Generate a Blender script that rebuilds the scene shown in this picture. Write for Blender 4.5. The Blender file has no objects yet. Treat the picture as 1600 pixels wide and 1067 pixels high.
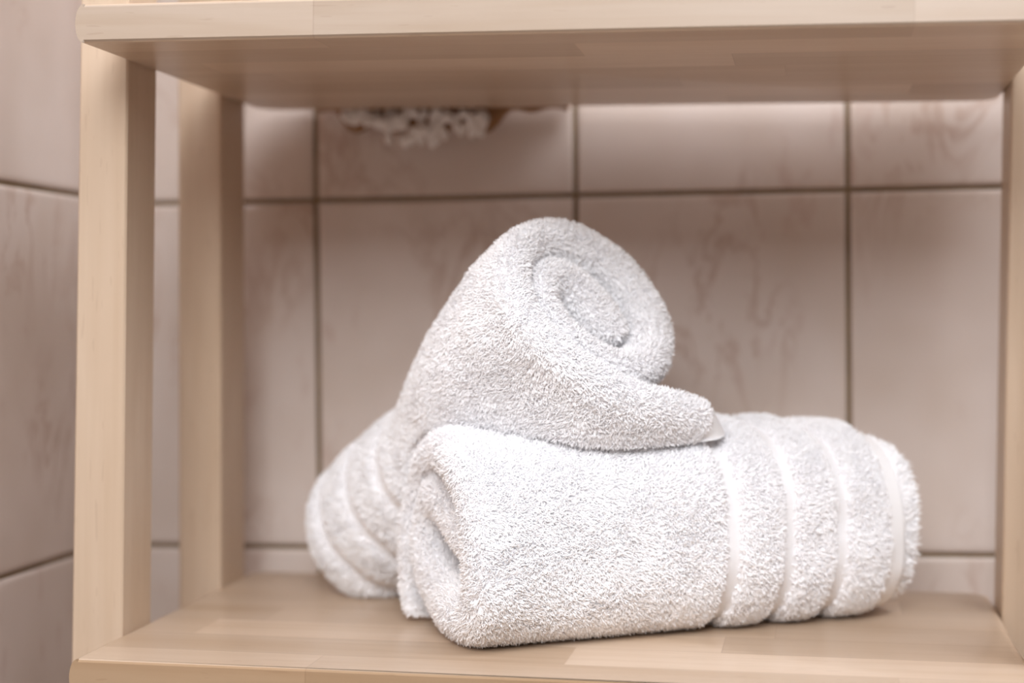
import bpy, math, random
import numpy as np
from mathutils import Matrix, Vector

random.seed(4)
rng = np.random.default_rng(7)
S = bpy.context.scene
COL = S.collection

# ---------------------------------------------------------------- camera
FPX = 2583.18
cam_d = bpy.data.cameras.new('camera')
cam = bpy.data.objects.new('camera', cam_d)
COL.objects.link(cam)
CAM = np.array([0.42001927, -0.89907375, 0.20809382])
yaw, pitch, roll = [math.radians(a) for a in (10.420212, 1.14137756, 0.8464248)]
fw = np.array([-math.sin(yaw) * math.cos(pitch), math.cos(yaw) * math.cos(pitch), -math.sin(pitch)])
rt = np.array([math.cos(yaw), math.sin(yaw), 0.0])
up = np.cross(rt, fw)
r2 = math.cos(roll) * rt + math.sin(roll) * up
u2 = -math.sin(roll) * rt + math.cos(roll) * up
cam.matrix_world = Matrix(((r2[0], u2[0], -fw[0], CAM[0]),
                           (r2[1], u2[1], -fw[1], CAM[1]),
                           (r2[2], u2[2], -fw[2], CAM[2]),
                           (0, 0, 0, 1)))
cam_d.sensor_width = 36.0
cam_d.lens = FPX / 1600 * 36.0
cam_d.clip_start = 0.01
cam_d.dof.use_dof = True
cam_d.dof.focus_distance = 0.965
cam_d.dof.aperture_fstop = 2.9
cam_d.dof.aperture_blades = 0
S.camera = cam

# ---------------------------------------------------------------- view + light
S.view_settings.view_transform = 'Standard'
S.view_settings.look = 'None'
S.view_settings.gamma = 1
S.view_settings.use_curve_mapping = False
S.view_settings.exposure = -0.08
S.cycles.max_bounces = 16
S.cycles.diffuse_bounces = 10
S.cycles.transmission_bounces = 10

world = bpy.data.worlds.new('world')
S.world = world
world.use_nodes = True
wn, wl = world.node_tree.nodes, world.node_tree.links
wn.clear()
wo = wn.new('ShaderNodeOutputWorld')
bg = wn.new('ShaderNodeBackground')
tc = wn.new('ShaderNodeTexCoord')
sep = wn.new('ShaderNodeSeparateXYZ')
mr = wn.new('ShaderNodeMapRange')
mr.inputs['From Min'].default_value = -0.35
mr.inputs['From Max'].default_value = 0.55
cr = wn.new('ShaderNodeValToRGB')
cr.color_ramp.elements[0].color = (0.13, 0.065, 0.030, 1)
cr.color_ramp.elements[1].color = (0.96, 0.95, 0.97, 1)
bg.inputs['Strength'].default_value = 0.06
wl.new(tc.outputs['Generated'], sep.inputs[0])
wl.new(sep.outputs['Z'], mr.inputs['Value'])
wl.new(mr.outputs[0], cr.inputs[0])
wl.new(cr.outputs[0], bg.inputs['Color'])
wl.new(bg.outputs[0], wo.inputs[0])


def area_light(name, loc, target, size, size_y, watts, color):
    d = bpy.data.lights.new(name, 'AREA')
    d.shape = 'RECTANGLE'
    d.size, d.size_y, d.energy, d.color = size, size_y, watts, color
    o = bpy.data.objects.new(name, d)
    COL.objects.link(o)
    o.location = loc
    o.rotation_euler = (Vector(target) - Vector(loc)).to_track_quat('-Z', 'Y').to_euler()
    return o


area_light('ceiling_lamp_light', (0.85, -0.85, 1.7), (0.1, 0.15, 0.1), 1.1, 0.9, 21, (0.93, 0.94, 1.0))
area_light('left_wall_fill_light', (1.1, -0.15, 1.4), (-0.1, 0.2, 0.3), 0.7, 0.7, 10, (0.97, 0.97, 1.0))  # added fill that brightens the left wall, no real lamp there
area_light('window_light', (0.2, -1.75, 1.27), (0.22, 0.1, 0.12), 1.1, 0.9, 46, (0.96, 0.975, 1.0))


# ---------------------------------------------------------------- helpers
def tag(o, label=None, cat=None, group=None, kind=None):
    if label: o['label'] = label
    if cat: o['category'] = cat
    if group: o['group'] = group
    if kind: o['kind'] = kind
    return o


def empty(name, loc=(0, 0, 0)):
    o = bpy.data.objects.new(name, None)
    COL.objects.link(o)
    o.location = loc
    o.empty_display_size = 0.05
    return o


def mesh_obj(name, verts, faces, mat, parent=None, smooth=True, origin=None):
    me = bpy.data.meshes.new(name)
    verts = np.asarray(verts, float)
    org = np.array(origin if origin is not None else (0, 0, 0), float)
    me.from_pydata((verts - org).tolist(), [], faces)
    me.update()
    if smooth:
        me.polygons.foreach_set('use_smooth', [True] * len(me.polygons))
    me.materials.append(mat)
    o = bpy.data.objects.new(name, me)
    COL.objects.link(o)
    if parent is not None:
        o.parent = parent
        o.location = org - np.array(parent.location)
    else:
        o.location = org
    return o


class NT:
    """small node helper"""
    def __init__(self, name):
        self.m = bpy.data.materials.new(name)
        self.m.use_nodes = True
        self.t = self.m.node_tree
        self.b = self.t.nodes['Principled BSDF']

    def n(self, typ, **kw):
        nd = self.t.nodes.new(typ)
        for k, v in kw.items():
            if k.startswith('i_'):
                key = k[2:]
                key = int(key) if key.isdigit() else key.replace('_', ' ')
                nd.inputs[key].default_value = v
            else:
                setattr(nd, k, v)
        return nd

    def l(self, a, b):
        self.t.links.new(a, b)

    def math(self, op, a, b=None, clamp=False):
        nd = self.t.nodes.new('ShaderNodeMath')
        nd.operation = op
        nd.use_clamp = clamp
        for i, v in enumerate((a, b)):
            if v is None: continue
            if isinstance(v, (int, float)): nd.inputs[i].default_value = v
            else: self.l(v, nd.inputs[i])
        return nd.outputs[0]

    def mix(self, fac, a, b, mode='MIX'):
        nd = self.t.nodes.new('ShaderNodeMix')
        nd.data_type = 'RGBA'
        nd.blend_type = mode
        for i, v in ((0, fac), (6, a), (7, b)):
            if isinstance(v, (int, float)): nd.inputs[i].default_value = v
            elif isinstance(v, tuple): nd.inputs[i].default_value = v
            else: self.l(v, nd.inputs[i])
        return nd.outputs[2]

    def ramp(self, fac, stops):
        nd = self.t.nodes.new('ShaderNodeValToRGB')
        e = nd.color_ramp.elements
        while len(e) < len(stops): e.new(0.5)
        for i, (p, c) in enumerate(stops):
            e[i].position = p
            e[i].color = c if len(c) == 4 else (*c, 1)
        self.l(fac, nd.inputs[0])
        return nd.outputs[0]


def wood_material(name, grain, light, dark, staves=False, rough=0.38, lip=None):
    """grain: axis index of the grain direction in object space"""
    N = NT(name)
    tc = N.n('ShaderNodeTexCoord')
    sp = N.n('ShaderNodeSeparateXYZ')
    N.l(tc.outputs['Object'], sp.inputs[0])
    ax = [sp.outputs[i] for i in range(3)]
    if staves:
        row = N.math('FLOOR', N.math('DIVIDE', N.math('ADD', ax[1], 0.011), 0.047))
        wr = N.n('ShaderNodeTexWhiteNoise', noise_dimensions='1D')
        N.l(row, wr.inputs['W'])
        shift = N.math('MULTIPLY', wr.outputs['Value'], 0.33)
        colf = N.math('DIVIDE', N.math('ADD', ax[0], shift), 0.33)
        colm = N.math('FLOOR', colf)
        cid = N.math('ADD', N.math('MULTIPLY', row, 7.31), N.math('MULTIPLY', colm, 3.17))
        wc = N.n('ShaderNodeTexWhiteNoise', noise_dimensions='1D')
        N.l(cid, wc.inputs['W'])
        rnd = wc.outputs['Value']
    cmb = N.n('ShaderNodeCombineXYZ')
    scl = [150.0, 150.0, 150.0]
    scl[grain] = 5.0
    for i in range(3):
        v = N.math('MULTIPLY', ax[i], scl[i])
        if staves: v = N.math('ADD', v, N.math('MULTIPLY', rnd, 40.0))
        N.l(v, cmb.inputs[i])
    n1 = N.n('ShaderNodeTexNoise', i_Scale=1.0, i_Detail=4.0, i_Roughness=0.6, i_Distortion=0.25)
    N.l(cmb.outputs[0], n1.inputs['Vector'])
    cmb2 = N.n('ShaderNodeCombineXYZ')
    scl = [22.0, 22.0, 22.0]
    scl[grain] = 2.6
    for i in range(3):
        v = N.math('MULTIPLY', ax[i], scl[i])
        if staves: v = N.math('ADD', v, N.math('MULTIPLY', rnd, 31.0))
        N.l(v, cmb2.inputs[i])
    n2 = N.n('ShaderNodeTexNoise', i_Scale=1.0, i_Detail=3.0, i_Roughness=0.5, i_Distortion=1.2)
    N.l(cmb2.outputs[0], n2.inputs['Vector'])
    f = N.math('ADD', N.math('MULTIPLY', n1.outputs[0], 0.45), N.math('MULTIPLY', n2.outputs[0], 0.75))
    base = N.ramp(f, [(0.36, dark), (0.72, light)])
    # short dark flecks of the ray figure
    cmb3 = N.n('ShaderNodeCombineXYZ')
    scl = [420.0, 420.0, 420.0]
    scl[grain] = 45.0
    for i in range(3):
        N.l(N.math('MULTIPLY', ax[i], scl[i]), cmb3.inputs[i])
    n3 = N.n('ShaderNodeTexNoise', i_Scale=1.0, i_Detail=1.0)
    N.l(cmb3.outputs[0], n3.inputs['Vector'])
    fl = N.math('MULTIPLY', N.math('GREATER_THAN', n3.outputs[0], 0.70), 0.16)
    base = N.mix(fl, base, (dark[0] * .6, dark[1] * .5, dark[2] * .45, 1))
    if staves:
        tone = N.math('ADD', N.math('MULTIPLY', rnd, 0.24), 0.84)
        tn = N.n('ShaderNodeCombineColor')
        N.l(tone, tn.inputs[0]); N.l(N.math('POWER', tone, 1.15), tn.inputs[1]); N.l(N.math('POWER', tone, 1.35), tn.inputs[2])
        base = N.mix(1.0, base, tn.outputs[0], 'MULTIPLY')
        fy = N.math('FRACT', N.math('DIVIDE', N.math('ADD', ax[1], 0.011), 0.047))
        seam = N.math('LESS_THAN', fy, 0.016)
        fx = N.math('FRACT', colf)
        seam = N.math('MAXIMUM', seam, N.math('LESS_THAN', fx, 0.0018))
        base = N.mix(N.math('MULTIPLY', seam, 0.22), base, (dark[0] * .45, dark[1] * .35, dark[2] * .3, 1))
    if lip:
        # front lip tint: yellower wood on the lower board, painted dimming on the upper
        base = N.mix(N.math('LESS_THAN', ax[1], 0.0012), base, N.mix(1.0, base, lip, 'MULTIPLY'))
    N.l(base, N.b.inputs['Base Color'])
    N.b.inputs['Roughness'].default_value = rough
    N.b.inputs['Specular IOR Level'].default_value = 0.45
    bp = N.n('ShaderNodeBump', i_Strength=0.10, i_Distance=0.0004)
    N.l(n1.outputs[0], bp.inputs['Height'])
    N.l(bp.outputs[0], N.b.inputs['Normal'])
    return N.m


L_WOOD = (0.60, 0.462, 0.345)
D_WOOD = (0.515, 0.37, 0.25)
M_board = wood_material('birch_board_dimmed_lip', 0, L_WOOD, D_WOOD, staves=True, rough=0.33, lip=(0.82, 0.86, 0.92, 1))  # lip colour darkens the front edge where the light is too strong
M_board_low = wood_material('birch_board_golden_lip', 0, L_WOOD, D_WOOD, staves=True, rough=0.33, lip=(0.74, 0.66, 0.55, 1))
M_leg = wood_material('birch_leg', 2, (0.625, 0.485, 0.36), (0.55, 0.405, 0.28), rough=0.40)


def tile_material():
    N = NT('marbled_tile')
    tc = N.n('ShaderNodeTexCoord')
    at = N.n('ShaderNodeAttribute', attribute_name='tile_rand')
    mp = N.n('ShaderNodeVectorMath', operation='ADD')
    N.l(tc.outputs['Object'], mp.inputs[0])
    N.l(at.outputs['Vector'], mp.inputs[1])
    # big soft clouds
    n0 = N.n('ShaderNodeTexNoise', i_Scale=9.0, i_Detail=2.0)
    N.l(mp.outputs[0], n0.inputs['Vector'])
    base = N.ramp(n0.outputs[0], [(0.35, (0.66, 0.56, 0.495)), (0.65, (0.74, 0.65, 0.60))])
    # slanted smudged veins: stretch along a diagonal
    rot = N.n('ShaderNodeMapping')
    rot.inputs['Rotation'].default_value = (math.radians(0), math.radians(-24), math.radians(0))
    rot.inputs['Scale'].default_value = (1.0, 1.0, 0.42)
    N.l(mp.outputs[0], rot.inputs['Vector'])
    n1 = N.n('ShaderNodeTexNoise', i_Scale=22.0, i_Detail=5.0, i_Roughness=0.62, i_Distortion=0.8)
    N.l(rot.outputs[0], n1.inputs['Vector'])
    ridge = N.math('ABSOLUTE', N.math('SUBTRACT', n1.outputs[0], 0.5))
    vein = N.math('SUBTRACT', 1.0, N.math('MULTIPLY', ridge, 22.0), clamp=True)
    n2 = N.n('ShaderNodeTexNoise', i_Scale=7.0, i_Detail=1.0)
    N.l(mp.outputs[0], n2.inputs['Vector'])
    gate = N.math('MULTIPLY', N.math('SUBTRACT', n2.outputs[0], 0.50), 7.0, clamp=True)
    vf = N.math('MULTIPLY', N.math('MULTIPLY', vein, gate), 0.5)
    col = N.mix(vf, base, (0.46, 0.31, 0.24, 1))
    n3 = N.n('ShaderNodeTexNoise', i_Scale=60.0, i_Detail=3.0)
    N.l(rot.outputs[0], n3.inputs['Vector'])
    sm = N.math('MULTIPLY', N.math('SUBTRACT', n3.outputs[0], 0.58), 6.0, clamp=True)
    n4 = N.n('ShaderNodeTexNoise', i_Scale=11.0, i_Detail=0.0)
    N.l(rot.outputs[0], n4.inputs['Vector'])
    g4 = N.math('MULTIPLY', N.math('SUBTRACT', n4.outputs[0], 0.54), 7.0, clamp=True)
    col = N.mix(N.math('MULTIPLY', N.math('MULTIPLY', sm, g4), 0.4), col, (0.50, 0.33, 0.28, 1))
    N.l(col, N.b.inputs['Base Color'])
    N.b.inputs['Roughness'].default_value = 0.22
    N.b.inputs['Specular IOR Level'].default_value = 0.5
    return N.m


M_tile = tile_material()
_g = NT('tile_grout')
_gn = _g.n('ShaderNodeTexNoise', i_Scale=80.0, i_Detail=3.0)
_g.l(_g.ramp(_gn.outputs[0], [(0.3, (0.20, 0.14, 0.085)), (0.7, (0.27, 0.195, 0.12))]), _g.b.inputs['Base Color'])
_g.b.inputs['Roughness'].default_value = 0.95
M_grout = _g.m

_c = NT('white_terry')
_cn = _c.n('ShaderNodeTexNoise', i_Scale=60.0, i_Detail=2.0)
_c.l(_c.ramp(_cn.outputs[0], [(0.3, (0.97, 0.967, 0.975)), (0.7, (0.985, 0.98, 0.99))]), _c.b.inputs['Base Color'])
_pa = _c.n('ShaderNodeAttribute', attribute_name='pile')
_colr = _c.mix(_pa.outputs['Fac'], (0.84, 0.83, 0.84, 1), _c.b.inputs['Base Color'].links[0].from_socket)
_c.l(_colr, _c.b.inputs['Base Color'])
_c.b.inputs['Roughness'].default_value = 0.95
_c.b.inputs['Specular IOR Level'].default_value = 0.15
M_terry = _c.m
_tf = NT('white_cotton_tuft')
_tf.b.inputs['Base Color'].default_value = (0.95, 0.93, 0.92, 1)
_tf.b.inputs['Roughness'].default_value = 0.9
M_tuft = _tf.m

_h = NT('white_hem')
_tc = _h.n('ShaderNodeTexCoord')
_w = _h.n('ShaderNodeTexNoise', i_Scale=900.0, i_Detail=2.0)
_h.l(_tc.outputs['Object'], _w.inputs['Vector'])
_bp = _h.n('ShaderNodeBump', i_Strength=0.25, i_Distance=0.0004)
_h.l(_w.outputs[0], _bp.inputs['Height'])
_h.l(_bp.outputs[0], _h.b.inputs['Normal'])
_h.b.inputs['Base Color'].default_value = (0.94, 0.93, 0.935, 1)
_h.b.inputs['Roughness'].default_value = 0.8
_h.b.inputs['Specular IOR Level'].default_value = 0.2
M_hem = _h.m

_f = NT('floor_tile')
_ck = _f.n('ShaderNodeTexNoise', i_Scale=12.0, i_Detail=3.0)
_f.l(_f.ramp(_ck.outputs[0], [(0.3, (0.30, 0.22, 0.17)), (0.7, (0.36, 0.27, 0.21))]), _f.b.inputs['Base Color'])
_f.b.inputs['Roughness'].default_value = 0.5
M_floor = _f.m

# ---------------------------------------------------------------- setting
TW, TH = 0.20519, 0.27338         # tile pitch
PHI = math.atan(0.03133)
TH_R = math.radians(1.385)
YW = 0.35212                      # back wall plane: y = YW + 0.03133 x
FLOOR_Z = -0.42


def tiled_wall(name, to_world, us, vs, inside, seed):
    """us, vs: grout positions; tiles are raised slabs with softened edges over a grout bed"""
    V, F, MI, R = [], [], [], []
    g = 0.0020
    r = np.random.default_rng(seed)
    for i in range(len(us) - 1):
        for j in range(len(vs) - 1):
            a, b, c, d = us[i] + g, us[i + 1] - g, vs[j] + g, vs[j + 1] - g
            o = len(V)
            rd = r.random(3) * 20
            prof = [(0.0, -0.0030), (0.0, -0.0014), (0.0010, -0.0006), (0.0024, -0.0002), (0.0042, 0.0), (0.0060, 0.0)]
            for ins, h in prof:
                for (x, y) in ((a + ins, c + ins), (b - ins, c + ins), (b - ins, d - ins), (a + ins, d - ins)):
                    V.append(to_world(x, y, h)); R.append(rd)
            for k in range(len(prof) - 1):
                for q in range(4):
                    F.append((o + 4 * k + q, o + 4 * k + (q + 1) % 4, o + 4 * k + 4 + (q + 1) % 4, o + 4 * k + 4 + q)); MI.append(0)
            e = o + 4 * (len(prof) - 1)
            F.append((e, e + 1, e + 2, e + 3)); MI.append(0)
    o = len(V)
    for h in (-0.0024, -0.03):
        for (x, y) in ((us[0], vs[0]), (us[-1], vs[0]), (us[-1], vs[-1]), (us[0], vs[-1])):
            V.append(to_world(x, y, h)); R.append(np.zeros(3))
    F += [(o, o + 1, o + 2, o + 3), (o + 7, o + 6, o + 5, o + 4)] + [(o + q, o + 4 + q, o + 4 + (q + 1) % 4, o + (q + 1) % 4) for q in range(4)]
    MI += [1] * 6
    ob = mesh_obj(name, V, F, M_tile, smooth=False)
    ob.data.materials.append(M_grout)
    ob.data.polygons.foreach_set('material_index', MI)
    at = ob.data.attributes.new('tile_rand', 'FLOAT_VECTOR', 'POINT')
    at.data.foreach_set('vector', np.asarray(R, np.float32).ravel())
    tag(ob, kind='structure')
    return ob


def back_map(uu, vv, h):
    c, s = math.cos(TH_R), math.sin(TH_R)
    u = c * uu - s * vv
    v = s * uu + c * vv
    return (u * math.cos(PHI) + h * math.sin(PHI), YW + u * math.sin(PHI) - h * math.cos(PHI), v)


LX = -0.13
tiled_wall('wall_back', back_map, [-0.126] + [0.03840 + TW * i for i in range(0, 10)],
           [0.29006 + TH * j for j in range(-3, 6)], 1, 3)
tiled_wall('wall_left', lambda a, b, h: (LX + h, a, b), [0.353 - 0.222 - TW * i for i in range(11, -1, -1)] + [0.353],
           [0.2895 + 0.2725 * j for j in range(-3, 6)], 1, 9)
fl = mesh_obj('floor', [(-0.2, -2.2, FLOOR_Z), (2.0, -2.2, FLOOR_Z), (2.0, 0.45, FLOOR_Z), (-0.2, 0.45, FLOOR_Z),
                        (-0.2, -2.2, FLOOR_Z - .05), (2.0, -2.2, FLOOR_Z - .05), (2.0, 0.45, FLOOR_Z - .05), (-0.2, 0.45, FLOOR_Z - .05)],
              [(0, 1, 2, 3), (7, 6, 5, 4), (0, 4, 5, 1), (1, 5, 6, 2), (2, 6, 7, 3), (3, 7, 4, 0)], M_floor, smooth=False)
tag(fl, kind='structure')

# ---------------------------------------------------------------- shelf unit
W, D, H = 0.54, 0.3171, 0.35833
A1, B1 = 0.014199, 0.0089187
A2, B2 = 0.0051319, -0.0036501
THK = 0.0222
EB = 0.0054


def board(name, ztop_fn, parent, label=None, mat=None):
    """laminated board: crisp small chamfer on front and back, round nose on both ends, rounded plan corners"""
    V, F = [], []
    # plan outline (x, y) of the inner top face, going round, with outward offset direction
    cr, seg = 0.012, 8
    out = []
    corners = [(0, 0, 180, 270, 0.0006), (W, 0, 270, 360, 0.0006), (W, D, 0, 90, 0.016), (0, D, 90, 180, 0.016)]
    for (cx, cy, a0, a1, rr) in corners:
        sx = 1 if cx == 0 else -1
        sy = 1 if cy == 0 else -1
        if cy == 0:
            pair = [(0.0, 0.0, -1.0, 0.0), (0.0, 0.0, 0.0, -1.0)] if cx == 0 else [(W, 0.0, 0.0, -1.0), (W, 0.0, 1.0, 0.0)]
            out += pair
            continue
        for k in range(seg + 1):
            a = math.radians(a0 + (a1 - a0) * k / seg)
            out.append((cx + sx * rr + rr * math.cos(a), cy + sy * rr + rr * math.sin(a), math.cos(a), math.sin(a)))
    n = len(out)
    h = THK / 2
    # levels: parameter phi from bottom to top; edge mix between chamfer (front/back) and round nose (ends)
    lv = []
    K = 14
    for k in range(K + 1):
        ph = -90 + 180 * k / K
        lv.append(math.radians(ph))
    rings = []
    for ph in lv:
        ring = []
        for (x, y, nx, ny) in out:
            e = abs(nx)
            e = e * e * (3 - 2 * e)
            # round nose: offset EB*cos, height h*sin ; chamfer: flat face with 1.5 mm facets
            offr = EB * (max(0.0, math.cos(ph)) ** 0.9)
            zr = h * math.sin(ph)
            q = ph / (math.pi / 2) * K / (K - 2)
            zc = (h - 0.0017) * max(-1.0, min(1.0, q)) if abs(ph) < math.pi / 2 - 1e-4 else math.copysign(h, ph)
            offc = 0.0 if abs(ph) < math.pi / 2 - 1e-4 else -0.0020
            off = e * offr + (1 - e) * offc
            z = e * zr + (1 - e) * zc
            px, py = x + nx * off, y + ny * (off if e < .999 else 0)
            ring.append((px, py, ztop_fn(px, py) - h + z))
        rings.append(ring)
    for rg in rings: V += rg
    for k in range(len(rings) - 1):
        for i in range(n):
            F.append((k * n + i, k * n + (i + 1) % n, (k + 1) * n + (i + 1) % n, (k + 1) * n + i))
    F.append(tuple(reversed(range(n))))
    F.append(tuple((len(rings) - 1) * n + i for i in range(n)))
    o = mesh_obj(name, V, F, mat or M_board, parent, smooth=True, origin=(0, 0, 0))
    m = o.modifiers.new('edge', 'EDGE_SPLIT')
    m.split_angle = math.radians(32)
    if label: tag(o, label)
    return o


def leg(x0, x1, y0, y1, z0, z1, parent, lean0=0.0, lean1=0.0):
    b = 0.0012
    V, F = [], []
    prof = [(x0 + b, y0), (x1 - b, y0), (x1, y0 + b), (x1, y1 - b), (x1 - b, y1), (x0 + b, y1), (x0, y1 - b), (x0, y0 + b)]
    cx, cy = (x0 + x1) / 2, (y0 + y1) / 2
    for z, ins in ((z0, b), (z0 + b, 0), (z1 - b, 0), (z1, b)):
        for (x, y) in prof:
            V.append((x - math.copysign(ins, x - cx) + (lean0 if x < cx else lean1) * z, y - math.copysign(ins, y - cy), z))
    for k in range(3):
        for i in range(8):
            F.append((k * 8 + i, k * 8 + (i + 1) % 8, k * 8 + 8 + (i + 1) % 8, k * 8 + 8 + i))
    F.append(tuple(reversed(range(8)))); F.append(tuple(24 + i for i in range(8)))
    return mesh_obj('leg', V, F, M_leg, parent, smooth=False, origin=(cx, cy, z0))


unit = empty('shelf_unit', (W / 2, D / 2, FLOOR_Z))
tag(unit, 'light birch open shelf unit with square legs standing in the tiled corner', 'shelf unit')
LTOP = 0.78
leg(-0.0378, -0.0040, 0.0715, 0.1175, FLOOR_Z, LTOP, unit, 0.0055, 0.0)
leg(-0.0325, -0.0005, 0.2370, 0.2870, FLOOR_Z, LTOP, unit, -0.0140, -0.0120)
leg(W + 0.0048, W + 0.0372, 0.0715, 0.1175, FLOOR_Z, LTOP, unit)
leg(W + 0.0048, W + 0.0372, 0.2370, 0.2870, FLOOR_Z, LTOP, unit, -0.003, -0.003)
zlow = lambda x, y: A1 * x + B1 * y
zup = lambda x, y: H + THK + A2 * x + B2 * y
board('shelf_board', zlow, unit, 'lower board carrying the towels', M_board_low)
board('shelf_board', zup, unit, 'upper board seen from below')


# ---------------------------------------------------------------- towels
def smooth(x):
    x = np.clip(x, 0, 1)
    return x * x * (3 - 2 * x)


def catmull(P, n):
    """P: (k,d) control values -> n resampled rows, even in arc length of the first two columns"""
    P = np.asarray(P, float)
    k = len(P)
    Q = np.vstack([2 * P[0] - P[1], P, 2 * P[-1] - P[-2]])
    t = np.linspace(0, k - 1 - 1e-9, 40 * k)
    i = t.astype(int); f = (t - i)[:, None]
    p0, p1, p2, p3 = Q[i], Q[i + 1], Q[i + 2], Q[i + 3]
    C = 0.5 * ((2 * p1) + (-p0 + p2) * f + (2 * p0 - 5 * p1 + 4 * p2 - p3) * f ** 2 + (-p0 + 3 * p1 - 3 * p2 + p3) * f ** 3)
    d = np.r_[0, np.cumsum(np.hypot(*np.diff(C[:, :2], axis=0).T))]
    s = np.linspace(0, d[-1], n)
    out = np.stack([np.interp(s, d, C[:, j]) for j in range(C.shape[1])], 1)
    return out, s


def vnoise(P, scale, seed):
    """cheap smooth 3-d value noise, -1..1"""
    Q = P * scale + seed * 17.3
    i = np.floor(Q).astype(np.int64); f = Q - i
    f = f * f * (3 - 2 * f)
    def hsh(a, b, c):
        h = (a * 374761393 + b * 668265263 + c * 2147483647 + seed * 974711) & 0x7fffffff
        h = (h ^ (h >> 13)) * 1274126177 & 0x7fffffff
        return ((h ^ (h >> 16)) & 0xffff) / 32767.5 - 1
    r = 0
    for dx in (0, 1):
        for dy in (0, 1):
            for dz in (0, 1):
                w = (f[:, 0] if dx else 1 - f[:, 0]) * (f[:, 1] if dy else 1 - f[:, 1]) * (f[:, 2] if dz else 1 - f[:, 2])
                r = r + w * hsh(i[:, 0] + dx, i[:, 1] + dy, i[:, 2] + dz)
    return r


def sheet(ctrl, ns, u0f, u1f, M=110, caps=6):
    """thick rolled sheet. ctrl rows: (a, b, half thickness, u0, u1) in section plane.
    returns local verts (u,a,b), quads, per-vertex s (arc length), u, side(+1 outer/-1 inner)"""
    C, s = catmull(ctrl, ns)
    T = np.gradient(C[:, :2], axis=0); T /= np.linalg.norm(T, axis=1)[:, None]
    Nn = np.stack([T[:, 1], -T[:, 0]], 1)
    h = C[:, 2].copy()
    # rounded taper at both s ends
    for end in (0, 1):
        d = s if end == 0 else s[-1] - s
        hh = h[0] if end == 0 else h[-1]
        k = d < hh
        h[k] = np.maximum(h[k] * np.sqrt(np.clip(1 - (1 - d[k] / hh) ** 2, 0.02, 1)), 0.0004)
    K = 7
    rows = []
    for i in range(ns):
        u0, u1 = C[i, 3], C[i, 4]
        hi = h[i]
        e0 = u0f(hi); e1 = u1f(hi)
        us = np.linspace(u0 + e0, u1 - e1, M)
        L = [(u, hi, 1.0) for u in us]
        for k in range(1, K + 1):
            a = math.pi * k / (K + 1)
            L.append((u1 - e1 + e1 * math.sin(a), hi * math.cos(a), math.cos(a)))
        L += [(u, -hi, -1.0) for u in us[::-1]]
        for k in range(1, K + 1):
            a = math.pi * k / (K + 1)
            L.append((u0 + e0 - e0 * math.sin(a), -hi * math.cos(a), -math.cos(a)))
        L = np.array(L)
        rows.append(np.column_stack([L[:, 0], C[i, 0] + Nn[i, 0] * L[:, 1], C[i, 1] + Nn[i, 1] * L[:, 1], np.full(len(L), s[i]), L[:, 2]]))
    m = len(rows[0])
    V = np.vstack(rows)
    I = np.arange(ns - 1)[:, None] * m + np.arange(m)[None, :]
    J = np.arange(ns - 1)[:, None] * m + (np.arange(m)[None, :] + 1) % m
    Q = np.stack([I, I + m, J + m, J], -1).reshape(-1, 4)
    return V, Q, s


def tri_normals(P, Q):
    n = np.cross(P[Q[:, 2]] - P[Q[:, 0]], P[Q[:, 3]] - P[Q[:, 1]])
    a = np.linalg.norm(n, axis=1)
    return n / np.maximum(a, 1e-12)[:, None], a / 2


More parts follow.
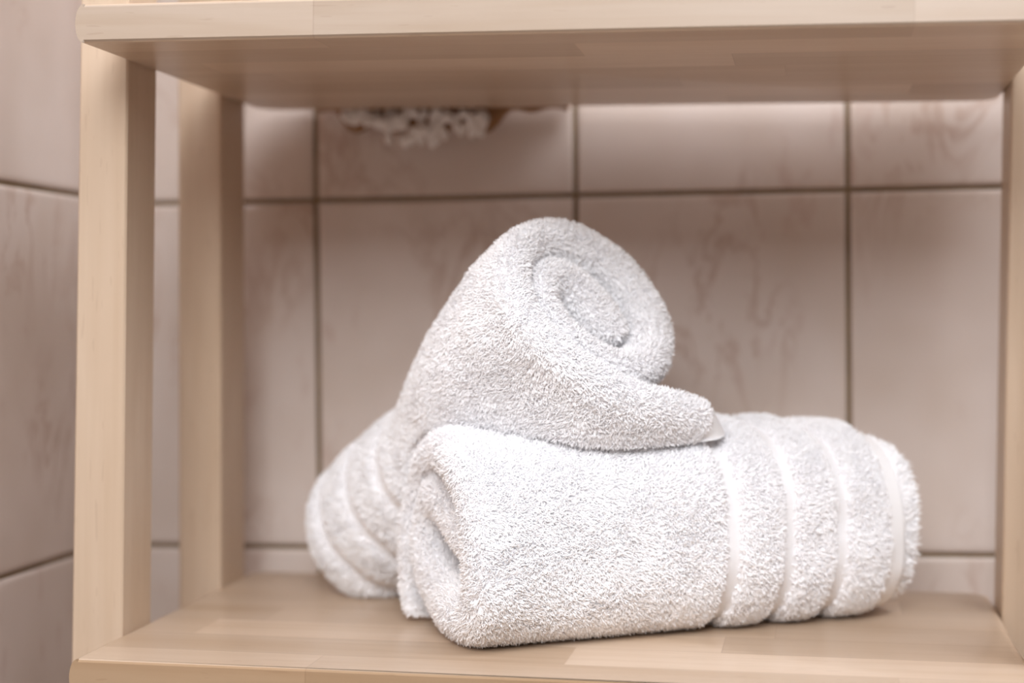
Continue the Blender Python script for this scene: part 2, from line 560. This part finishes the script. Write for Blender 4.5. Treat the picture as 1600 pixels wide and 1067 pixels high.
def tufts(P, Q, dens, comb, length, radius, spread, density, seed, keep=None):
    """terry loops: little bent three-sided tapering prisms scattered over the quads
    dens: per-quad 0..1 weight; comb: per-quad direction the pile leans to"""
    r = np.random.default_rng(seed)
    n, ar = tri_normals(P, Q)
    w = ar * dens
    cnt = int(w.sum() * density)
    idx = r.choice(len(Q), cnt, p=w / w.sum())
    uv = r.random((cnt, 2))
    q = Q[idx]
    a, b = uv[:, :1], uv[:, 1:]
    base = (P[q[:, 0]] * (1 - a) * (1 - b) + P[q[:, 1]] * a * (1 - b) + P[q[:, 2]] * a * b + P[q[:, 3]] * (1 - a) * b)
    nn = n[idx]
    if keep is not None:
        k = keep(base, nn)
        idx, base, nn = idx[k], base[k], nn[k]
        cnt = len(idx)
    cb = comb[idx]
    # coherent swirl of the pile + randomness
    sw = np.stack([vnoise(base, 60, seed + 1), vnoise(base, 60, seed + 2), vnoise(base, 60, seed + 3)], 1)
    sw2 = np.stack([vnoise(base, 190, seed + 4), vnoise(base, 190, seed + 5), vnoise(base, 190, seed + 6)], 1)
    lean = cb * 0.55 + sw * 0.75 + sw2 * 0.6 + r.normal(size=(cnt, 3)) * spread
    lean -= nn * np.sum(lean * nn, 1)[:, None]
    ln = length * (0.7 + 0.6 * r.random(cnt)) * (0.6 + 0.4 * dens[idx])
    ln = ln[:, None]
    d1 = nn + 0.35 * lean
    d1 /= np.linalg.norm(d1, axis=1)[:, None]
    d2 = nn * 0.35 + lean + 0.35 * r.normal(size=(cnt, 3))
    d2 /= np.linalg.norm(d2, axis=1)[:, None]
    p0 = base - nn * 0.0004
    p1 = base + d1 * ln * 0.50
    p2 = p1 + (d1 * 0.5 + d2 * 0.7) * ln * 0.34
    p3 = p2 + d2 * ln * 0.26
    rad = radius * (0.75 + 0.5 * r.random(cnt))[:, None]
    t = np.cross(nn, d2 + 0.01); t /= np.linalg.norm(t, axis=1)[:, None]
    b2 = np.cross(d1, t)
    ring = []
    for (pp, k) in ((p0, 1.0), (p1, 1.05), (p2, 0.8)):
        for j in range(3):
            an = 2 * math.pi * j / 3
            ring.append(pp + rad * k * (math.cos(an) * t + math.sin(an) * b2))
    ring.append(p3)
    V = np.stack(ring, 1).reshape(-1, 3)
    f = []
    for k in (0, 3):
        for j in range(3):
            f.append([k + j, k + (j + 1) % 3, k + 3 + (j + 1) % 3, k + 3 + j])
    f = np.array(f)
    g = np.array([[6, 7, 9], [7, 8, 9], [8, 6, 9]])
    o = np.arange(cnt)[:, None, None] * 10
    return V, (f[None] + o).reshape(-1, 4), (g[None] + o).reshape(-1, 3), np.repeat(nn, 10, axis=0)


def build_mesh(name, V, quads, tris, mat, parent, origin, nsmooth=0, lie=None, woven=None):
    me = bpy.data.meshes.new(name)
    V = np.asarray(V, np.float32) - np.asarray(origin, np.float32)
    nq, nt = len(quads), len(tris)
    me.vertices.add(len(V)); me.vertices.foreach_set('co', V.ravel())
    me.loops.add(nq * 4 + nt * 3)
    li = np.concatenate([np.asarray(quads).ravel(), np.asarray(tris).ravel()]).astype(np.int32)
    me.loops.foreach_set('vertex_index', li)
    me.polygons.add(nq + nt)
    st = np.concatenate([np.arange(nq) * 4, nq * 4 + np.arange(nt) * 3]).astype(np.int32)
    me.polygons.foreach_set('loop_start', st)
    me.polygons.foreach_set('use_smooth', np.arange(nq + nt) < nsmooth)
    me.update(calc_edges=True)
    me.validate()
    if lie is not None:
        nb = len(V) - len(lie)
        me.attributes.new('pile', 'FLOAT', 'POINT').data.foreach_set('value', np.r_[np.r_[1 - woven, np.ones(nb)][:nb], np.ones(len(lie))].astype(np.float32))
    me.materials.append(mat)
    o = bpy.data.objects.new(name, me)
    COL.objects.link(o)
    if parent is not None:
        o.parent = parent
        o.location = Vector(origin) - Vector(parent.location)
    else:
        o.location = origin
    return o


def join(parts):
    Vs, Qs, off = [], [], 0
    for V, Q in parts:
        Vs.append(V); Qs.append(Q + off); off += len(V)
    return np.vstack(Vs), np.vstack(Qs)


def split(V, Q, mask):
    q = Q[mask]
    ids, inv = np.unique(q, return_inverse=True)
    return V[ids], inv.reshape(-1, 4)


# ---- front towel: lies along the shelf, turned so its rolled left end shows
T1_O = np.array([0.228, 0.035])
T1_A = np.array([math.cos(math.radians(33.0)), math.sin(math.radians(33.0))])
T1_P = np.array([-T1_A[1], T1_A[0]])
T1_VC, T1_WC, T1_HV, T1_HW = 0.068, 0.0625, 0.068, 0.0625
T1_LEN = 0.306
BANDS = (0.172, 0.213, 0.252)


def t1_world(L):
    u, v, w = L[:, 0], L[:, 1], L[:, 2]
    # the section shrinks a little towards the right end; small dents at woven bands
    k = 1 - 0.05 * smooth((u - 0.22) / 0.09) - 0.03 * smooth((u - 0.285) / 0.025)
    v = T1_VC + (v - T1_VC) * k
    w = T1_WC * k + (w - T1_WC) * k
    xy = T1_O + u[:, None] * T1_A + v[:, None] * T1_P
    z = w + A1 * xy[:, 0] + B1 * xy[:, 1] + 0.0016
    return np.column_stack([xy, z])


def band_profile(u, bands, hw=0.0045):
    f = np.zeros_like(u)
    for b in bands:
        f = np.maximum(f, 1 - smooth((np.abs(u - b) - hw) / 0.005))
    return f


def front_towel():
    tl = T1_LEN
    # a=v (0 front .. .136 rear), b=w ; order so that outer side is +normal
    c = [(0.124, 0.0035, 0.0030, 0.004, 0.25), (0.131, 0.024, 0.0050, 0.002, 0.30), (0.129, 0.055, 0.0065, 0.001, tl),
         (0.1235, 0.080, 0.0080, 0.001, tl), (0.109, 0.100, 0.0105, 0.003, tl), (0.085, 0.1125, 0.0125, 0.002, tl),
         (0.058, 0.1120, 0.0135, 0.000, tl), (0.034, 0.1035, 0.0135, -0.002, tl), (0.0175, 0.085, 0.0135, -0.002, tl),
         (0.0135, 0.060, 0.0135, -0.001, tl), (0.0150, 0.036, 0.0135, 0.000, tl), (0.0260, 0.0195, 0.0135, 0.000, tl),
         (0.045, 0.0165, 0.0160, 0.002, tl), (0.070, 0.0190, 0.0180, 0.003, tl), (0.090, 0.0270, 0.0180, 0.003, 0.24),
         (0.105, 0.044, 0.0150, 0.003, 0.11), (0.1080, 0.062, 0.0130, 0.004, 0.10), (0.100, 0.0780, 0.0125, 0.004, 0.10),
         (0.084, 0.0830, 0.0130, 0.004, 0.09), (0.068, 0.0770, 0.0150, 0.005, 0.09), (0.052, 0.0680, 0.0155, 0.006, 0.09),
         (0.035, 0.0570, 0.0150, 0.008, 0.09)]
    C = np.array(c)
    ns = 230
    V, Q, s = sheet(C, ns, lambda h: min(h, 0.0135) * 0.95, lambda h: 0.004, M=130)
    u, sv, side = V[:, 0], V[:, 3], V[:, 4]
    L = V[:, :3].copy()
    smax = s[-1]
    # bands dent outer surface
    bp = band_profile(u, BANDS)
    bulge = 0.0012 * np.sin(np.clip((u - 0.172) / 0.0405, 0, 3) * math.pi) ** 2
    rad = L[:, 1:] - np.array([T1_VC, T1_WC])
    rn = rad / np.maximum(np.linalg.norm(rad, axis=1), 1e-6)[:, None]
    outer = (side > 0) & (sv < 0.40)
    L[:, 1:] += np.where(outer, bulge - 0.0018 * bp, 0)[:, None] * rn
    # thin the wall towards the right hem
    tk = smooth((u - 0.235) / 0.06)
    hmid = np.interp(sv, s, np.interp(np.linspace(0, 1, ns), np.linspace(0, 1, len(C)), C[:, 2]))
    L[:, 1:] += np.where(side < 0.5, (tk * np.clip(0.5 - side / 2, 0, 1) * 0.018), 0)[:, None] * rn * (sv < 0.40)[:, None]
    # soft irregularity
    nz = vnoise(V[:, :3], 22, 3) * 0.0022 + vnoise(V[:, :3], 55, 4) * 0.0009
    lo = smooth(L[:, 2] / 0.03)
    L[:, 1:] += nz[:, None] * rn * lo[:, None]
    # left rim waves in and out a little
    L[:, 0] += (vnoise(V[:, :3] * np.array([0, 1, 1]), 30, 8) * 0.004) * smooth(1 - u / 0.04)
    L[:, 2] = np.maximum(L[:, 2], 0.0)
    Pw = t1_world(L)
    uq = u[Q].mean(1); sq = sv[Q].mean(1); sdq = side[Q].mean(1)
    hem = (uq > 0.2910) & (sq < 0.40) & (sdq > -0.2)
    # second layer whose fringe peeks past the hem at the right end
    th = np.linspace(0, 2 * math.pi, 121)[:-1]
    ups = [(0.20, 0.80), (0.285, 0.955), (0.302, 0.955), (0.309, 0.935), (0.314, 0.90), (0.315, 0.84), (0.312, 0.7), (0.308, 0.4), (0.307, 0.02)]
    rows = []
    for (uu, k) in ups:
        ct, stn = np.cos(th), np.sin(th)
        ex = 0.72
        rv = np.sign(ct) * np.abs(ct) ** ex * (T1_HV - 0.004) * k
        rw = np.sign(stn) * np.abs(stn) ** ex * (T1_HW - 0.004) * k
        rows.append(np.column_stack([np.full(120, uu), T1_VC + rv, T1_WC + rw]))
    Vi = np.vstack(rows)
    I = np.arange(len(ups) - 1)[:, None] * 120 + np.arange(120)[None]
    J = np.arange(len(ups) - 1)[:, None] * 120 + (np.arange(120)[None] + 1) % 120
    Qi = np.stack([I, J, J + 120, I + 120], -1).reshape(-1, 4)
    Pi = t1_world(Vi)
    root = empty('rolled_towel', (0.33, 0.14, 0.006))
    tag(root, 'white terry towel rolled up and lying flat, woven bands round its right end',
        'towel', 'white rolled towels on the shelf')
    # main cloth
    Vm, Qm = join([(Pw, Q[~hem]), (Pi, Qi)])
    nq_main = (~hem).sum()
    densq = np.concatenate([
        (1 - band_profile(uq[~hem], BANDS, 0.0035)) * (1 - smooth((uq[~hem] - 0.286) / 0.004)),
        np.where(Vi[:, 0][Qi].mean(1) > 0.298, 0.9, 0.0)])
    # hidden inner faces carry no pile
    hide = np.concatenate([(sdq[~hem] < -0.3) & (uq[~hem] > 0.05) & (sq[~hem] < 0.42) | ((sq[~hem] >= 0.42) & (uq[~hem] > 0.06)),
                           np.zeros(len(Qi), bool)])
    densq[hide] = 0
    # hem patch at the loose rear bottom edge
    A3 = np.array([T1_A[0], T1_A[1], 0]); P3 = np.array([T1_P[0], T1_P[1], 0])
    comb = np.tile(A3 * 0.5 - P3 * 0.2 + np.array([0, 0, -0.5]), (len(Qm), 1))
    comb[nq_main:] = A3 * 0.6
    keep = lambda b, n: ((b[:, 2] > 0.0045) | (n[:, 2] > -0.5)) & (np.sum(n * (CAM - b), 1) > -0.45 * np.linalg.norm(CAM - b, axis=1))
    n_, a_ = tri_normals(Vm, Qm)
    Vt, qt, tt, nt = tufts(Vm, Qm, densq, comb, 0.0036, 0.00042, 0.36, 1.6e6, 21, keep)
    uc = Vi[:, 0][Qi].mean(1)
    fd = np.where((uc > 0.302) & (uc < 0.3145), 1.0, 0.0)
    Vf, qf, tf, nf = tufts(Pi, Qi, fd, np.tile(A3 * 1.2, (len(Qi), 1)), 0.0068, 0.00045, 0.25, 0.9e6, 77)
    qt = np.vstack([qt, qf + len(Vt)]); tt = np.vstack([tt, tf + len(Vt)]); Vt = np.vstack([Vt, Vf]); nt = np.vstack([nt, nf])
    off = len(Vm)
    Va = np.vstack([Vm, Vt]); Va[:, 2] = np.maximum(Va[:, 2], A1 * Va[:, 0] + B1 * Va[:, 1] + 0.0003)
    build_mesh('terry_cloth', Va, np.vstack([Qm, qt + off]), tt + off, M_terry, root, root.location, len(Qm), nt, np.r_[bp, np.zeros(len(Pi))])
    Vh, Qh = split(Pw, Q, hem)
    build_mesh('hem', Vh, Qh, np.zeros((0, 3), int), M_hem, root, root.location, len(Qh))
    # small hem corner where the loose edge meets the board at the rear of the open end
    return root


front_towel()

# ---- rear towel: leans over the front one, its upper end facing the viewer, a corner hanging loose
C0 = np.array([0.094, 0.270, 0.049])
C1 = np.array([0.285, 0.120, 0.214])
AX = C1 - C0
T2_LEN = np.linalg.norm(AX); AX /= T2_LEN
E1 = np.array([0.083, 0.022, -0.074]); E1 -= AX * (E1 @ AX); E1 /= np.linalg.norm(E1)
E2 = -np.cross(AX, E1)
if E2[1] > 0: E2 = -E2
R2 = 0.057


def push_off_front(P, margin=0.003):
    """keep the rear towel outside the front one (soft contact)"""
    d = P[:, :2] - T1_O
    u = d @ T1_A; v = d @ T1_P
    w = P[:, 2] - (A1 * P[:, 0] + B1 * P[:, 1])
    hv, hw = T1_HV + margin, T1_HW + margin
    a = (v - T1_VC) / hv; b = (w - T1_WC) / hw
    f = (np.abs(a) ** 3.2 + np.abs(b) ** 3.2) ** (1 / 3.2)
    ins = (f < 1) & (u > -0.006) & (u < 0.31)
    k = np.where(ins, 1 / np.maximum(f, 0.08), 1.0)
    v2 = T1_VC + (v - T1_VC) * k; w2 = T1_WC + (w - T1_WC) * k
    xy = T1_O + u[:, None] * T1_A + v2[:, None] * T1_P
    out = np.column_stack([xy, w2 + A1 * xy[:, 0] + B1 * xy[:, 1]])
    # just left of the front towel's end the cloth slides behind it
    return np.where(ins[:, None], out, P)


def rear_towel():
    # section plane coordinates: a along E1, b along E2 (towards viewer), in metres; from free tip inward
    R = R2
    r = lambda th, k: (R * k * math.cos(math.radians(th)), R * k * math.sin(math.radians(th)))
    L = T2_LEN
    hh = 0.0120
    ctrl = [(2.16 * R, -0.10 * R, 0.0088, 0, L - 0.012), (1.80 * R, 0.05 * R, 0.0095, 0, L - 0.002), (1.34 * R, 0.42 * R, hh, 0, L),
            (0.95 * R, 0.68 * R, hh, 0, L), (0.5 * R, 0.90 * R, hh, 0, L), (0.0, 1.02 * R, hh, 0, L)]
    spir = [(120, 1.08), (145, 1.10), (170, 1.08), (195, 1.02), (220, .96), (245, .91), (270, .89), (295, .88), (320, .88), (345, .86)]
    for i, (t, k) in enumerate(spir):
        ctrl.append((*r(t, k), hh if t < 200 else 0.0165, 0.0, L))
    for (aa, bb, ins) in ((0.84, 0.02, 0.001), (0.74, 0.30, 0.002), (0.48, 0.50, 0.003), (0.12, 0.62, 0.003), (-0.25, 0.60, 0.003),
                          (-0.55, 0.38, 0.003), (-0.62, 0.06, 0.003), (-0.42, -0.14, 0.003), (-0.12, -0.16, 0.003), (0.22, -0.10, 0.004), (0.46, 0.0, 0.005)):
        ctrl.append((aa * R, bb * R, 0.0112 if bb > 0.1 else 0.0140, 0.0 if aa > 0.8 else 0.20, L - ins))
    C = np.array(ctrl)
    V, Q, s = sheet(C, 260, lambda h: h * 0.9, lambda h: h * 0.95, M=130)
    u, sv, side = V[:, 0].copy(), V[:, 3], V[:, 4]
    a, b = V[:, 1].copy(), V[:, 2].copy()
    Pc, sc = catmull(C, 260)
    # arc length where the flap leaves the roll
    sflap = np.interp(0, [0], [0])
    sa = s[np.argmin(np.abs(Pc[:80, 0] - 0.0))]
    fl = smooth((sa - sv) / sa)                       # 1 at the free tip, 0 on the roll
    t = u / L
    # the free flap exists only near the upper end: further down it stays wrapped round the roll
    wrap = smooth((0.80 - t) / 0.45)
    ang = (sa - sv) / R                               # wrapped alternative position
    th = math.pi / 2 - ang
    offn = np.hypot(a, b)
    hv = np.interp(sv, s, Pc[:, 2]) * side
    ra = (1.03 * R + hv) * np.cos(th); rb = (1.03 * R + hv) * np.sin(th)
    on = sv < sa
    a = np.where(on, a * (1 - wrap) + ra * wrap, a)
    b = np.where(on, b * (1 - wrap) + rb * wrap, b)
    # belly of the flap towards the viewer below its rim
    belly = 0.014 * smooth((1 - t) / 0.16) * np.sin(np.clip((sa - sv) / sa, 0, 1) * math.pi * 0.75) * (1 - wrap)
    b = b + np.where(on, belly, 0)
    # woven bands near the lower end
    B2n = (0.030, 0.066, 0.104)
    bp = band_profile(u, B2n, 0.0035)
    rad = np.stack([a, b], 1); rn = rad / np.maximum(np.linalg.norm(rad, axis=1), 1e-6)[:, None]
    outer = (side > 0) & (sv < sa + 0.33)
    dd = np.where(outer, -0.0018 * bp, 0)
    nz = vnoise(V[:, :3], 20, 13) * 0.0028 + vnoise(V[:, :3], 50, 14) * 0.0010
    a += (dd + nz) * rn[:, 0]; b += (dd + nz) * rn[:, 1]
    # lower end draws in
    k = np.interp(u / L, [0, 0.06, 0.2, 0.42, 0.64, 0.86, 1.0], [0.66, 0.74, 0.74, 0.70, 0.86, 0.96, 0.95])
    a = a * k + (1 - k) * 0.75 * R
    b = b * (0.35 * k + 0.65) 
    P = C0 + u[:, None] * AX + a[:, None] * E1 + b[:, None] * E2
    # a slight sag makes the roll bend
    P[:, 2] += 0.0
    Q = Q[:, ::-1]
    P = push_off_front(P)
    fl_z = A1 * P[:, 0] + B1 * P[:, 1] + 0.0022
    P[:, 2] = np.maximum(P[:, 2], fl_z)
    root = empty('rolled_towel', (0.16, 0.21, 0.006))
    tag(root, 'white rolled terry towel leaning over the other, coiled end up, loose corner hanging',
        'towel', 'white rolled towels on the shelf')
    uq = u[Q].mean(1); sq = sv[Q].mean(1); sdq = side[Q].mean(1)
    hem = (sq < 0.021) & (uq > 0.70 * L)
    dens = (1 - band_profile(u, B2n, 0.0030))[Q].mean(1)
    hide = ((sdq < -0.3) & (uq < L - 0.05) & (sq > sa)) | ((sq > sa + 0.40) & (uq < L - 0.05))
    dens[hide] = 0
    m = ~hem
    comb = np.tile(-AX * 0.3 + np.array([0, 0, -0.5]), (m.sum(), 1))
    keep = lambda bb, n: ((bb[:, 2] > 0.0055) | (n[:, 2] > -0.5)) & (np.sum(n * (CAM - bb), 1) > -0.45 * np.linalg.norm(CAM - bb, axis=1))
    Vt, qt, tt, nt = tufts(P, Q[m], dens[m], comb, 0.0035, 0.00042, 0.36, 1.5e6, 41, keep)
    off = len(P)
    Va = np.vstack([P, Vt]); Va[:, 2] = np.maximum(Va[:, 2], A1 * Va[:, 0] + B1 * Va[:, 1] + 0.0003)
    build_mesh('terry_cloth', Va, np.vstack([Q[m], qt + off]), tt + off, M_terry, root, root.location, int(m.sum()), nt, bp)
    Vh, Qh = split(P, Q, hem)
    build_mesh('hem', Vh, Qh, np.zeros((0, 3), int), M_hem, root, root.location, len(Qh))
    return root


rear_towel()


# ---------------------------------------------------------------- mat whose white tufts hang down behind the upper board
def hanging_mat():
    N = NT('shade_brown_mat_cloth')
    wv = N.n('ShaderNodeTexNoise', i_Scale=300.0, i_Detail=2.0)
    N.l(N.ramp(wv.outputs[0], [(0.3, (0.30, 0.16, 0.075)), (0.7, (0.38, 0.21, 0.105))]), N.b.inputs['Base Color'])  # brown put in for the warm shade on the tiles round the tufts
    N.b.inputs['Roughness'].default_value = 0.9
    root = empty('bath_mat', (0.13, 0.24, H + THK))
    tag(root, 'mat coloured as brown wall shade, with white nubby tufts hanging down behind the upper board, against the tiles', 'bath mat')
    # cloth path: lies on the board, fills the gap behind it to block light
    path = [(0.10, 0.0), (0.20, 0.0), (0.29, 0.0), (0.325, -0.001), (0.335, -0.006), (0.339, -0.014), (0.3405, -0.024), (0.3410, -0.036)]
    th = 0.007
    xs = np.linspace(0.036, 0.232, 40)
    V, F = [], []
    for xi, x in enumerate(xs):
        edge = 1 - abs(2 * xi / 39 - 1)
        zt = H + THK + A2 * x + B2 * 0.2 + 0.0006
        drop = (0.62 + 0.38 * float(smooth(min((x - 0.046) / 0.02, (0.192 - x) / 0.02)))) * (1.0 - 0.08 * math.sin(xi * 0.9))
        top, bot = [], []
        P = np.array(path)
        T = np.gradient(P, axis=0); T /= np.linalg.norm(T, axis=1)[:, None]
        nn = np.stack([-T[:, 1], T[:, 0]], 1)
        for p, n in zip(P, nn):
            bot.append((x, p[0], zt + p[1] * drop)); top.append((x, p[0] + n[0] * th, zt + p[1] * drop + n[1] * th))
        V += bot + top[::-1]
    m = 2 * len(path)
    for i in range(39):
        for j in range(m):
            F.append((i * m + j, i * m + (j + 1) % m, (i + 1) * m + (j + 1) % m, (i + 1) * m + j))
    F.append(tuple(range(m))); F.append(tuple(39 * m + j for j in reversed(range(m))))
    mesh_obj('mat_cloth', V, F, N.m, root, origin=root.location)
    # tufts: small lumpy bobbles in rows, denser and lower in the middle
    r = random.Random(12)
    TV, TQ = [], []
    def bobble(c, R, ln):
        o = sum(len(v) for v in TV)
        vs = []
        nu, nv = 8, 7
        for j in range(nv):
            f = j / (nv - 1)
            rr = R * (math.sin(math.pi * (0.08 + 0.84 * f)) ** 0.7)
            for i in range(nu):
                a = 2 * math.pi * i / nu
                q = rr * (1 + 0.15 * math.sin(3 * a + c[0] * 900))
                vs.append((c[0] + q * math.cos(a), c[1] + q * math.sin(a), c[2] - ln * f))
        vs = np.array(vs)
        TV.append(vs)
        qs = []
        for j in range(nv - 1):
            for i in range(nu):
                qs.append((o + j * nu + i, o + (j + 1) * nu + i, o + (j + 1) * nu + (i + 1) % nu, o + j * nu + (i + 1) % nu))
        TQ.extend(qs)
        TQ.append(tuple(o + (nv - 1) * nu + i for i in (6, 4, 2, 0)))
    zb = H
    for k in range(150):
        x = 0.060 + 0.112 * r.random()
        f = (x - 0.060) / 0.112
        low = 0.006 if f < 0.16 else (0.010 if f < 0.3 else (0.023 if f < 0.72 else (0.012 if f < 0.78 else 0.018)))
        z = zb + 0.004 - low * r.random()
        bobble((x, 0.326 + 0.008 * r.random(), z - 0.0015), 0.0024 + 0.0008 * r.random(), 0.0065 + 0.003 * r.random())
    Vb = np.vstack(TV)
    o = mesh_obj('tufts', Vb, TQ, M_tuft, root, origin=root.location)
    tag(o, 'white nubby tufts', kind='stuff')
    return root


hanging_mat()
